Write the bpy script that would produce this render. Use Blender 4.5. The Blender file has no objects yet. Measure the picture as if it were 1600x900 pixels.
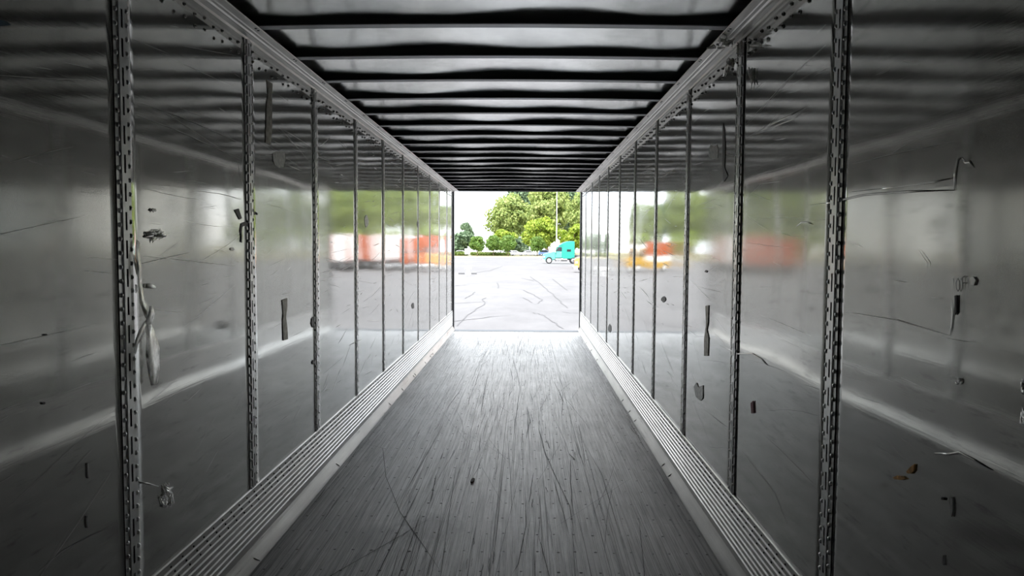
import bpy, math, random
import numpy as np
from mathutils import Vector, Matrix

random.seed(7)
RNG = np.random.default_rng(7)
SC = bpy.context.scene
COL = SC.collection

# ---------------------------------------------------------------- camera
FPX = 1156.0
YAW, PITCH, ROLL = -0.018, -0.0572, 0.006
EYE = Vector((0.0, 0.0, 1.71))
_f = Vector((math.sin(YAW)*math.cos(PITCH), math.cos(YAW)*math.cos(PITCH), math.sin(PITCH)))
_r = Vector((math.cos(YAW), -math.sin(YAW), 0))
_u = _r.cross(_f)
_r2 = _r*math.cos(ROLL) + _u*math.sin(ROLL)
_u2 = _u*math.cos(ROLL) - _r*math.sin(ROLL)
cam = bpy.data.cameras.new('camera')
cam.sensor_width = 36.0
cam.lens = FPX/1600*36.0
cam.clip_start = 0.05
cam.clip_end = 3000
cam_o = bpy.data.objects.new('camera', cam)
COL.objects.link(cam_o)
m = Matrix.Identity(4)
for i in range(3):
    m[i][0] = _r2[i]; m[i][1] = _u2[i]; m[i][2] = -_f[i]; m[i][3] = EYE[i]
cam_o.matrix_world = m
SC.camera = cam_o

# ---------------------------------------------------------------- world, sun, exposure
w = bpy.data.worlds.new('hazy_sky'); SC.world = w
w.use_nodes = True
nt = w.node_tree
bg = nt.nodes['Background']
tc = nt.nodes.new('ShaderNodeTexCoord')
mp = nt.nodes.new('ShaderNodeMapping'); mp.inputs['Scale'].default_value = (2.2, 2.2, 6.0)
nz = nt.nodes.new('ShaderNodeTexNoise'); nz.inputs['Scale'].default_value = 1.6; nz.inputs['Detail'].default_value = 5
rp = nt.nodes.new('ShaderNodeValToRGB')
rp.color_ramp.elements[0].position = 0.40; rp.color_ramp.elements[0].color = (0.78, 0.88, 1.0, 1)
rp.color_ramp.elements[1].position = 0.60; rp.color_ramp.elements[1].color = (1.0, 1.0, 1.0, 1)
nt.links.new(tc.outputs['Generated'], mp.inputs['Vector'])
nt.links.new(mp.outputs['Vector'], nz.inputs['Vector'])
nt.links.new(nz.outputs['Fac'], rp.inputs['Fac'])
nt.links.new(rp.outputs['Color'], bg.inputs['Color'])
bg.inputs['Strength'].default_value = 2.0

sun = bpy.data.lights.new('sun', 'SUN'); sun.energy = 3.2; sun.angle = math.radians(1.5); sun.color = (1.0, 0.95, 0.86)
sun_o = bpy.data.objects.new('sun', sun); COL.objects.link(sun_o)
sun_o.rotation_euler = Vector((0.42, 0.62, -0.85)).to_track_quat('-Z', 'Y').to_euler()

SC.view_settings.view_transform = 'Standard'
SC.view_settings.look = 'None'
SC.view_settings.gamma = 1.0
SC.view_settings.exposure = 1.25
SC.view_settings.use_curve_mapping = False
SC.cycles.max_bounces = 20
SC.cycles.glossy_bounces = 18
SC.cycles.diffuse_bounces = 8
SC.cycles.transmission_bounces = 6
SC.cycles.transparent_max_bounces = 8
SC.cycles.caustics_reflective = True
SC.cycles.blur_glossy = 0.0
SC.cycles.sample_clamp_indirect = 12.0
SC.cycles.use_denoising = True

# ---------------------------------------------------------------- dimensions
XL, XR = -1.461, 1.109          # inner faces of the side walls
YF, YE = -1.05, 14.82           # front wall, rear end
GZ = -1.19                      # pavement height below the trailer floor
P0, PS = 2.676, 1.2277          # first post in view, post spacing
POSTS = [P0 + PS*i for i in range(-3, 10)]
BOW0, BS = 3.744, 0.6139
ZB = 1.71 + 1.085               # underside of the roof bows
ZS = ZB + 0.042                 # roof sheet
ZRAIL = 2.785                   # underside of the top rail
ZSC = 0.405                     # top of scuff plate

def ray(px, py):
    return _r2*((px-800)/FPX) + _u2*((450-py)/FPX) + _f
def on_wall(px, py, side, off=0.0):
    X = XL+off if side < 0 else XR-off
    d = ray(px, py); t = X/d.x
    return EYE + d*t
def on_level(px, py, z):
    d = ray(px, py); t = (z-EYE.z)/d.z
    return EYE + d*t
def at_y(px, py, Y):
    d = ray(px, py); return EYE + d*(Y/d.y)

# ---------------------------------------------------------------- materials
MATS = {}
def nodes(name):
    mt = bpy.data.materials.new(name); mt.use_nodes = True
    MATS[name] = mt
    n = mt.node_tree
    return mt, n, n.nodes['Principled BSDF']
def plain(name, col, rough=0.6, metal=0.0, spec=0.5, var=0.12, scale=6.0):
    mt, n, b = nodes(name)
    t = n.nodes.new('ShaderNodeTexCoord')
    z = n.nodes.new('ShaderNodeTexNoise'); z.inputs['Scale'].default_value = scale; z.inputs['Detail'].default_value = 4
    r = n.nodes.new('ShaderNodeValToRGB')
    r.color_ramp.elements[0].position = 0.3; r.color_ramp.elements[1].position = 0.7
    r.color_ramp.elements[0].color = (*[c*(1-var) for c in col], 1)
    r.color_ramp.elements[1].color = (*[min(1, c*(1+var)) for c in col], 1)
    n.links.new(t.outputs['Object'], z.inputs['Vector'])
    n.links.new(z.outputs['Fac'], r.inputs['Fac'])
    n.links.new(r.outputs['Color'], b.inputs['Base Color'])
    b.inputs['Roughness'].default_value = rough
    b.inputs['Metallic'].default_value = metal
    b.inputs['Specular IOR Level'].default_value = spec
    return mt
def tex_noise(n, vec, scale3, scale=1.0, detail=4, rough=0.6):
    mp = n.nodes.new('ShaderNodeMapping'); mp.inputs['Scale'].default_value = scale3
    z = n.nodes.new('ShaderNodeTexNoise'); z.inputs['Scale'].default_value = scale
    z.inputs['Detail'].default_value = detail; z.inputs['Roughness'].default_value = rough
    n.links.new(vec, mp.inputs['Vector']); n.links.new(mp.outputs['Vector'], z.inputs['Vector'])
    return z.outputs['Fac']
def ramp(n, fac, stops):
    r = n.nodes.new('ShaderNodeValToRGB')
    e = r.color_ramp.elements
    while len(e) < len(stops): e.new(0.5)
    for k, (p, c) in enumerate(stops):
        e[k].position = p; e[k].color = (c, c, c, 1) if not isinstance(c, tuple) else (*c, 1)
    n.links.new(fac, r.inputs['Fac'])
    return r.outputs['Color']
def maprange(n, v, a, b, c, d):
    k = n.nodes.new('ShaderNodeMapRange')
    for q, x in zip(('From Min', 'From Max', 'To Min', 'To Max'), (a, b, c, d)): k.inputs[q].default_value = x
    n.links.new(v, k.inputs['Value'])
    return k.outputs['Result']
def mix(n, fac, a, b, mode='MIX'):
    k = n.nodes.new('ShaderNodeMix'); k.data_type = 'RGBA'; k.blend_type = mode
    for sock, v in ((k.inputs[0], fac), (k.inputs[6], a), (k.inputs[7], b)):
        if isinstance(v, (int, float)): sock.default_value = v
        elif isinstance(v, tuple): sock.default_value = (*v, 1)
        else: n.links.new(v, sock)
    return k.outputs[2]

def mat_wall():
    mt, n, b = nodes('wall_sheet_metal')
    o = n.nodes.new('ShaderNodeTexCoord').outputs['Object']
    blot = tex_noise(n, o, (1, .9, 1.3), 1.1, 5)
    streak = tex_noise(n, o, (1, .55, 26), 1.6, 6, .7)
    fine = tex_noise(n, o, (1, 3.0, 90), 1.5, 3, .6)
    scuff = tex_noise(n, o, (1, 2.2, 15), 2.1, 6, .75)
    base = ramp(n, blot, [(0.25, (.47, .47, .452)), (0.75, (.56, .56, .54))])
    sc = ramp(n, scuff, [(0.0, 1.0), (0.56, 1.0), (0.69, 0.5), (1.0, 0.35)])
    col = mix(n, 0.7, base, sc, 'MULTIPLY')
    n.links.new(col, b.inputs['Base Color'])
    b.inputs['Metallic'].default_value = 1.0
    rough = n.nodes.new('ShaderNodeMath'); rough.operation = 'ADD'
    n.links.new(maprange(n, streak, .3, .75, .03, .065), rough.inputs[0])
    n.links.new(maprange(n, blot, .3, .7, -.01, .05), rough.inputs[1])
    n.links.new(rough.outputs[0], b.inputs['Roughness'])
    add = n.nodes.new('ShaderNodeMath'); add.operation = 'MULTIPLY_ADD'
    n.links.new(streak, add.inputs[0]); add.inputs[1].default_value = 1.0
    n.links.new(maprange(n, fine, 0, 1, 0, .12), add.inputs[2])
    bp = n.nodes.new('ShaderNodeBump'); bp.inputs['Strength'].default_value = 0.10; bp.inputs['Distance'].default_value = 0.0010
    n.links.new(add.outputs[0], bp.inputs['Height'])
    n.links.new(bp.outputs['Normal'], b.inputs['Normal'])
    # a duller oxidised lobe over the polished sheet
    b2 = n.nodes.new('ShaderNodeBsdfPrincipled')
    b2.inputs['Metallic'].default_value = 1.0; b2.inputs['Roughness'].default_value = 0.46
    n.links.new(col, b2.inputs['Base Color'])
    ms = n.nodes.new('ShaderNodeMixShader'); ms.inputs[0].default_value = 0.25
    n.links.new(b.outputs[0], ms.inputs[1]); n.links.new(b2.outputs[0], ms.inputs[2])
    n.links.new(ms.outputs[0], n.nodes['Material Output'].inputs['Surface'])
    return mt
def mat_metal(name, col, rough, streak_axis=None, bump=0.1):
    mt, n, b = nodes(name)
    o = n.nodes.new('ShaderNodeTexCoord').outputs['Object']
    sc = {'y': (40, 1.2, 40), 'x': (1.2, 40, 40), None: (6, 6, 6)}[streak_axis]
    a = tex_noise(n, o, sc, 1.0, 6, .7)
    c2 = tex_noise(n, o, (3, 1.5, 3), 1.0, 4)
    mm = n.nodes.new('ShaderNodeMath'); mm.operation = 'MULTIPLY'
    n.links.new(maprange(n, a, .3, .7, .75, 1.1), mm.inputs[0]); n.links.new(maprange(n, c2, .3, .7, .8, 1.08), mm.inputs[1])
    v = n.nodes.new('ShaderNodeVectorMath'); v.operation = 'SCALE'; v.inputs[0].default_value = col
    n.links.new(mm.outputs[0], v.inputs['Scale'])
    n.links.new(v.outputs[0], b.inputs['Base Color'])
    b.inputs['Metallic'].default_value = 1.0
    n.links.new(maprange(n, a, .3, .7, rough*.8, rough*1.25), b.inputs['Roughness'])
    bp = n.nodes.new('ShaderNodeBump'); bp.inputs['Strength'].default_value = bump; bp.inputs['Distance'].default_value = 0.003
    n.links.new(a, bp.inputs['Height']); n.links.new(bp.outputs['Normal'], b.inputs['Normal'])
    return mt
def mat_floor():
    mt, n, b = nodes('worn_oak_floor')
    o = n.nodes.new('ShaderNodeTexCoord').outputs['Object']
    # laminated strips, about 32 mm wide and 1.5 m long
    mp = n.nodes.new('ShaderNodeMapping'); mp.inputs['Rotation'].default_value = (0, 0, math.pi/2)
    n.links.new(o, mp.inputs['Vector'])
    br = n.nodes.new('ShaderNodeTexBrick')
    br.inputs['Scale'].default_value = 1.0; br.inputs['Brick Width'].default_value = 1.5; br.inputs['Row Height'].default_value = 0.032
    br.inputs['Mortar Size'].default_value = 0.0012; br.inputs['Mortar Smooth'].default_value = 0.3
    br.inputs['Color1'].default_value = (.49, .49, .49, 1); br.inputs['Color2'].default_value = (.57, .57, .568, 1)
    br.inputs['Mortar'].default_value = (.05, .05, .05, 1)
    br.offset = 0.37
    n.links.new(mp.outputs['Vector'], br.inputs['Vector'])
    grain = tex_noise(n, o, (60, 1.4, 1), 1.0, 8, .75)
    wear = tex_noise(n, o, (2.2, .7, 1), 1.0, 6, .65)
    gouge = tex_noise(n, o, (30, .35, 1), 1.0, 3, .6)
    g1 = ramp(n, grain, [(0.36, .22), (0.48, .9), (0.66, 1.4)])
    c = mix(n, 0.8, br.outputs['Color'], g1, 'MULTIPLY')
    g2 = ramp(n, gouge, [(0.30, .18), (0.40, 1.0)])
    c = mix(n, 0.8, c, g2, 'MULTIPLY')
    w1 = ramp(n, wear, [(0.34, .62), (0.66, 1.25)])
    c = mix(n, 1.0, c, w1, 'MULTIPLY')
    # dark oil stain where the photo has it
    def stain(cx, cy, rx, ry, dark, c):
        sub = n.nodes.new('ShaderNodeMapping'); sub.vector_type = 'POINT'
        sub.inputs['Location'].default_value = (-cx/rx, -cy/ry, 0); sub.inputs['Scale'].default_value = (1/rx, 1/ry, 0)
        n.links.new(o, sub.inputs['Vector'])
        ln = n.nodes.new('ShaderNodeVectorMath'); ln.operation = 'LENGTH'; n.links.new(sub.outputs['Vector'], ln.inputs[0])
        ns = tex_noise(n, o, (14, 5, 1), 1.0, 5, .7)
        ad = n.nodes.new('ShaderNodeMath'); ad.operation = 'MULTIPLY_ADD'; ad.inputs[1].default_value = 0.9
        n.links.new(ns, ad.inputs[0]); n.links.new(ln.outputs['Value'], ad.inputs[2])
        f = maprange(n, ad.outputs[0], 1.0, 1.6, dark, 0.0)
        return mix(n, f, c, (.025, .025, .025))
    p = on_level(672, 826, 0); c = stain(p.x, p.y, .22, .26, .8, c)
    p = on_level(590, 838, 0); c = stain(p.x, p.y, .16, .2, .45, c)
    p = on_level(910, 560, 0); c = stain(p.x, p.y, .12, 2.0, .4, c)
    n.links.new(c, b.inputs['Base Color'])
    b.inputs['Specular IOR Level'].default_value = 0.74
    n.links.new(maprange(n, grain, .3, .7, .50, .37), b.inputs['Roughness'])
    bp = n.nodes.new('ShaderNodeBump'); bp.inputs['Strength'].default_value = 0.45; bp.inputs['Distance'].default_value = 0.004
    ad = n.nodes.new('ShaderNodeMath'); ad.operation = 'MULTIPLY_ADD'; ad.inputs[1].default_value = 0.7
    n.links.new(grain, ad.inputs[0]); n.links.new(maprange(n, gouge, .28, .42, -.6, 0), ad.inputs[2])
    n.links.new(ad.outputs[0], bp.inputs['Height']); n.links.new(bp.outputs['Normal'], b.inputs['Normal'])
    return mt
def mat_pave():
    mt, n, b = nodes('pale_weathered_pavement')
    o = n.nodes.new('ShaderNodeTexCoord').outputs['Object']
    a = tex_noise(n, o, (.09, .05, 1), 1.0, 8, .68)
    d = tex_noise(n, o, (.8, .35, 1), 1.0, 6, .7)
    c = ramp(n, a, [(0.3, (.098, .094, .097)), (0.7, (.137, .133, .135))])
    c = mix(n, 1.0, c, ramp(n, d, [(0.3, .82), (0.7, 1.08)]), 'MULTIPLY')
    n.links.new(c, b.inputs['Base Color']); b.inputs['Roughness'].default_value = 0.9
    return mt
def mat_leaf(name, c1, c2):
    mt, n, b = nodes(name)
    o = n.nodes.new('ShaderNodeTexCoord').outputs['Object']
    a = tex_noise(n, o, (.8, .8, .8), 1.0, 5, .7)
    c = ramp(n, a, [(0.35, c1), (0.65, c2)])
    n.links.new(c, b.inputs['Base Color']); b.inputs['Roughness'].default_value = 0.6
    tr = n.nodes.new('ShaderNodeBsdfTranslucent'); n.links.new(c, tr.inputs['Color'])
    ms = n.nodes.new('ShaderNodeMixShader'); ms.inputs[0].default_value = 0.35
    n.links.new(b.outputs[0], ms.inputs[1]); n.links.new(tr.outputs[0], ms.inputs[2])
    n.links.new(ms.outputs[0], n.nodes['Material Output'].inputs['Surface'])
    return mt

mat_wall(); mat_floor(); mat_pave()
mat_metal('roof_sheet', (.90, .90, .89), .20, None, .02)
mat_metal('post_steel', (.72, .72, .71), .34, None, .05)
mat_metal('rivet_steel', (.85, .85, .84), .3)
mat_metal('scuff_aluminium', (.56, .55, .535), .32, 'y', .15)
mat_metal('rail_aluminium', (.95, .92, .89), .45, 'y', .1)
plain('sill_steel', (.10, .115, .13), .6, metal=.2)
mat_metal('dent_metal', (.85, .85, .83), .25)
mat_metal('chrome', (.8, .8, .8), .15)
plain('bow_shaded', (.030, .033, .036), .45, spec=.3)  # near-black: shade on the bow faces turned from the opening, put into the colour
plain('bow_lip_lit', (.30, .31, .32), .4, metal=.7)  # paler: light caught by the flange edge, put into the colour
plain('frame_dark', (.035, .037, .04), .5)
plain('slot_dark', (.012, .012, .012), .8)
plain('screw_dark', (.02, .02, .02), .6)
plain('scratch_dark', (.018, .018, .018), .7)
plain('scuff_black', (.07, .07, .07), .5, metal=.7)
plain('scuff_grey', (.35, .35, .34), .35, metal=.9)
plain('scratch_bright', (.62, .62, .60), .4, metal=.9)
plain('tape_residue', (.27, .255, .21), .5, metal=.75, var=.45, scale=40)
plain('glue_residue', (.36, .36, .34), .45, metal=.8, var=.3, scale=50)
plain('rust', (.45, .24, .07), .5, metal=.6, var=.5, scale=80)
plain('red_paint', (.25, .05, .06), .6)
plain('blue_paint', (.0, .05, .09), .5)
plain('wood_chip', (.10, .09, .075), .8)
plain('crack', (.075, .072, .075), .95)
plain('kerb_concrete', (.45, .43, .40), .9)
plain('dry_grass', (.24, .22, .11), .95, var=.25, scale=.5)
plain('bark', (.16, .12, .085), .9)
plain('white_paint', (.70, .70, .70), .5)
plain('orange_paint', (.33, .055, .003), .6, spec=.1)
plain('orange_overexposed', (.60, .28, .07), .45)  # lighter copy of the orange with its overexposure put into the colour
plain('yellow_paint', (.40, .22, .006), .6, spec=.1)
plain('teal_paint', (.012, .26, .20), .35)
plain('teal_light', (.09, .33, .28), .35)
plain('glass_dark', (.02, .025, .03), .1)
plain('rubber', (.02, .02, .02), .85)
plain('chassis_dark', (.06, .06, .065), .7)
plain('pole_grey', (.55, .55, .52), .6)
plain('car_white', (.75, .75, .76), .3)
plain('car_dark', (.05, .055, .06), .3)
plain('car_blue', (.10, .16, .30), .3)
plain('car_silver', (.45, .46, .48), .3)
plain('marker_ink', (.12, .12, .13), .4, metal=.8)
mat_leaf('leaf_olive', (.15, .23, .05), (.36, .40, .13))
mat_leaf('leaf_dark', (.085, .15, .08), (.19, .26, .15))
mat_leaf('leaf_bright', (.18, .29, .025), (.35, .40, .05))
mat_leaf('leaf_round', (.08, .17, .025), (.17, .26, .05))
mat_leaf('leaf_hedge', (.11, .18, .03), (.2, .26, .06))
def mat_film():
    mt, n, b = nodes('clear_tape_film')
    o = n.nodes.new('ShaderNodeTexCoord').outputs['Object']
    a = tex_noise(n, o, (30, 30, 18), 1.0, 4)
    n.links.new(ramp(n, a, [(0.3, (.86, .85, .80)), (0.7, (.98, .97, .93))]), b.inputs['Base Color'])
    b.inputs['Roughness'].default_value = 0.32; b.inputs['Metallic'].default_value = 0.85
    tr = n.nodes.new('ShaderNodeBsdfTransparent')
    ms = n.nodes.new('ShaderNodeMixShader')
    n.links.new(maprange(n, a, .4, .6, .40, .95), ms.inputs[0])
    n.links.new(tr.outputs[0], ms.inputs[1]); n.links.new(b.outputs[0], ms.inputs[2])
    n.links.new(ms.outputs[0], n.nodes['Material Output'].inputs['Surface'])
    return mt
mat_film()

# ---------------------------------------------------------------- mesh helpers
class MB:
    def __init__(s): s.v = []; s.f = []
    def add(s, vs, fs):
        k = len(s.v); s.v += [tuple(v) for v in vs]; s.f += [tuple(i+k for i in f) for f in fs]; return s
    def box(s, x0, x1, y0, y1, z0, z1):
        v = [(x, y, z) for z in (z0, z1) for y in (y0, y1) for x in (x0, x1)]
        return s.add(v, [(0, 2, 3, 1), (4, 5, 7, 6), (0, 1, 5, 4), (2, 6, 7, 3), (0, 4, 6, 2), (1, 3, 7, 5)])
    def prism(s, prof, axis, a, b, ins_a=None, ins_b=None):
        """polygon profile swept along an axis: 'y' uses (x,z), 'x' uses (y,z), 'z' uses (x,y); closed ends"""
        n = len(prof)
        def put(p, t):
            return {'y': (p[0], t, p[1]), 'x': (t, p[0], p[1]), 'z': (p[0], p[1], t)}[axis]
        v = [put(p, a) for p in prof] + [put(p, b) for p in prof]
        f = [(i, (i+1) % n, n+(i+1) % n, n+i) for i in range(n)]
        f += [tuple(range(n))[::-1], tuple(range(n, 2*n))]
        return s.add(v, f)
    def loft(s, rings):
        n = len(rings[0]); v = [p for r in rings for p in r]; f = []
        for k in range(len(rings)-1):
            for i in range(n):
                j = (i+1) % n
                f.append((k*n+i, k*n+j, (k+1)*n+j, (k+1)*n+i))
        f += [tuple(range(n))[::-1], tuple(range((len(rings)-1)*n, len(rings)*n))]
        return s.add(v, f)
    def cyl(s, p, q, r0, r1=None, n=12):
        p = Vector(p); q = Vector(q); r1 = r0 if r1 is None else r1
        d = (q-p).normalized(); a = d.orthogonal().normalized(); b = d.cross(a)
        ring = lambda c, r: [c + (a*math.cos(2*math.pi*k/n) + b*math.sin(2*math.pi*k/n))*r for k in range(n)]
        return s.loft([ring(p, r0), ring(q, r1)])
    def tube(s, pts, r, n=6, flat=1.0, nrm=None):
        pts = [Vector(p) for p in pts]; rings = []
        for k, p in enumerate(pts):
            d = (pts[min(k+1, len(pts)-1)] - pts[max(k-1, 0)]).normalized()
            a = (Vector(nrm) if nrm is not None else d.orthogonal()); a = (a - d*a.dot(d)).normalized(); b = d.cross(a)
            rr = r[k] if isinstance(r, (list, tuple)) else r
            rings.append([p + a*(math.cos(2*math.pi*j/n)*rr*flat) + b*(math.sin(2*math.pi*j/n)*rr) for j in range(n)])
        return s.loft(rings)
    def dome(s, c, nrm, r, h, n=8):
        c = Vector(c); d = Vector(nrm).normalized(); a = d.orthogonal().normalized(); b = d.cross(a)
        ring = lambda rr, hh: [c + d*hh + (a*math.cos(2*math.pi*k/n)+b*math.sin(2*math.pi*k/n))*rr for k in range(n)]
        v = ring(r, 0) + ring(r*.72, h*.75) + [c + d*h]
        f = [(i, (i+1) % n, n+(i+1) % n, n+i) for i in range(n)] + [(n+i, n+(i+1) % n, 2*n) for i in range(n)]
        return s.add(v, f)
    def mesh(s, name, mats, smooth=False):
        me = bpy.data.meshes.new(name); me.from_pydata(s.v, [], s.f); me.validate()
        for q in (mats if isinstance(mats, (list, tuple)) else [mats]): me.materials.append(MATS[q])
        if smooth: me.polygons.foreach_set('use_smooth', [True]*len(me.polygons))
        me.update(); return me
    def build(s, name, mat, parent=None, smooth=False, **kw):
        return link(name, s.mesh(name, mat, smooth), parent, **kw)
def link(name, me, parent=None, **kw):
    o = bpy.data.objects.new(name, me); COL.objects.link(o)
    if parent is not None: o.parent = parent
    tag(o, **kw); return o
def tag(o, label=None, cat=None, group=None, kind=None):
    if label: o['label'] = label
    if cat: o['category'] = cat
    if group: o['group'] = group
    if kind: o['kind'] = kind
    return o
def empty(name, loc=(0, 0, 0), rz=0, **kw):
    o = bpy.data.objects.new(name, None); COL.objects.link(o)
    o.location = loc; o.rotation_euler = (0, 0, rz); o.empty_display_size = .1
    tag(o, **kw); return o
def kids(o): return [c for c in COL.objects if c.parent == o]
def copy_tree(o, parent=None):
    c = o.copy(); COL.objects.link(c); c.parent = parent
    for ch in kids(o): copy_tree(ch, c)
    return c
def bevel(o, wd, seg=2):
    md = o.modifiers.new('soft_edges', 'BEVEL'); md.width = wd; md.segments = seg; md.limit_method = 'ANGLE'; return o

# ================================================================ TRAILER SHELL
# ---- floor: sub-floor slab, boards, screws, scratches
fl = MB().box(XL, XR, YF, YE+.10, -.14, -.034).build('floor', 'chassis_dark', kind='structure', label='dark worn oak board trailer floor', cat='floor')
NB = 8; FW0, FW1 = XL+.012, XR-.012
bw = (FW1-FW0)/NB
for k in range(NB):
    x0 = FW0 + k*bw
    o = MB().box(x0+.0008, x0+bw-.0008, YF, YE-.16, -.034, -.0004*(k % 3)).build('floor_board', 'worn_oak_floor', fl)
sm = MB()
row = 3.79 - .259*18
while row < YE-.3:
    for k in range(24):
        x = XL+.085 + k*.1045 + random.uniform(-.012, .012)
        if x < XR-.06:
            sm.dome((x, row+random.uniform(-.012, .012), -.001), (0, 0, 1), .0095*random.uniform(.8, 1.2), .0016, 6)
    row += .259
sm.build('floor_screws', 'screw_dark', fl, kind='stuff')

def ribbon(mb, pts, wd, nrm):
    pts = [Vector(p) for p in pts]; nrm = Vector(nrm); L = []; R_ = []
    n = len(pts)
    for k, p in enumerate(pts):
        d = (pts[min(k+1, n-1)]-pts[max(k-1, 0)]).normalized(); sde = d.cross(nrm).normalized()
        ww = (wd[k] if isinstance(wd, (list, tuple)) else wd*(0.15 if k in (0, n-1) else 1))*.5
        L.append(p+sde*ww); R_.append(p-sde*ww)
    mb.add(L+R_, [(k, k+1, n+k+1, n+k) for k in range(n-1)])
sc = MB()
for k in range(420):
    x = random.gauss((XL+XR)/2, .55)
    x = min(max(x, XL+.09), XR-.09)
    y = random.uniform(2.6, 14.3)
    ln = random.choice((.15, .3, .5, .8, 1.3, 2.0))*random.uniform(.6, 1.4)
    sl = random.gauss(0, .035) if random.random() < .85 else random.gauss(0, .22)
    n = 7; cur = random.gauss(0, .02)
    pts = []
    for j in range(n):
        t = j/(n-1)
        xx = min(max(x + sl*ln*t + cur*t*t*ln + random.gauss(0, .0015), XL+.06), XR-.06)
        pts.append((xx, min(y+ln*t, YE-.2), .0012))
    ribbon(sc, pts, random.choice((.0015, .002, .003, .005))*random.uniform(.7, 1.2), (0, 0, 1))
# the long gouges that the photo shows singly
for px in ([(556, 690), (598, 700), (603, 745), (625, 800), (660, 850), (690, 895)], [(757, 700), (748, 730), (735, 752)], [(790, 705), (783, 760), (776, 830), (768, 890)],
           [(845, 690), (866, 740), (890, 790), (900, 850)], [(1000, 640), (1010, 665), (1030, 700)], [(640, 560), (628, 570), (660, 562)], [(820, 760), (822, 820), (810, 880), (800, 898)],
           [(905, 680), (940, 740), (955, 790), (975, 860)], [(960, 600), (990, 640), (1012, 680)], [(520, 745), (500, 775), (470, 812)], [(560, 735), (520, 790), (490, 840)]):
    ribbon(sc, [on_level(x, y, .0013) for x, y in px], .0045, (0, 0, 1))
sc.build('floor_scratches', 'scratch_dark', fl, kind='stuff')
p = on_level(738, 752, .002)
ch = MB().loft([[p+Vector((a, b, z)) for a, b in ((-.012, -.03), (.002, -.035), (.012, -.01), (.016, .04), (.004, .06), (-.01, .03))] for z in (0, .008)]).build('wood_splinter', 'wood_chip', label='small loose wood splinter lying on the trailer floor', cat='splinter')
# rear sill
MB().box(XL, XR, YE-.16, YE+.10, -.034, .004).build('trim_1', 'sill_steel', kind='structure', label='blue grey steel sill plate across the open rear end', cat='sill')

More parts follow.
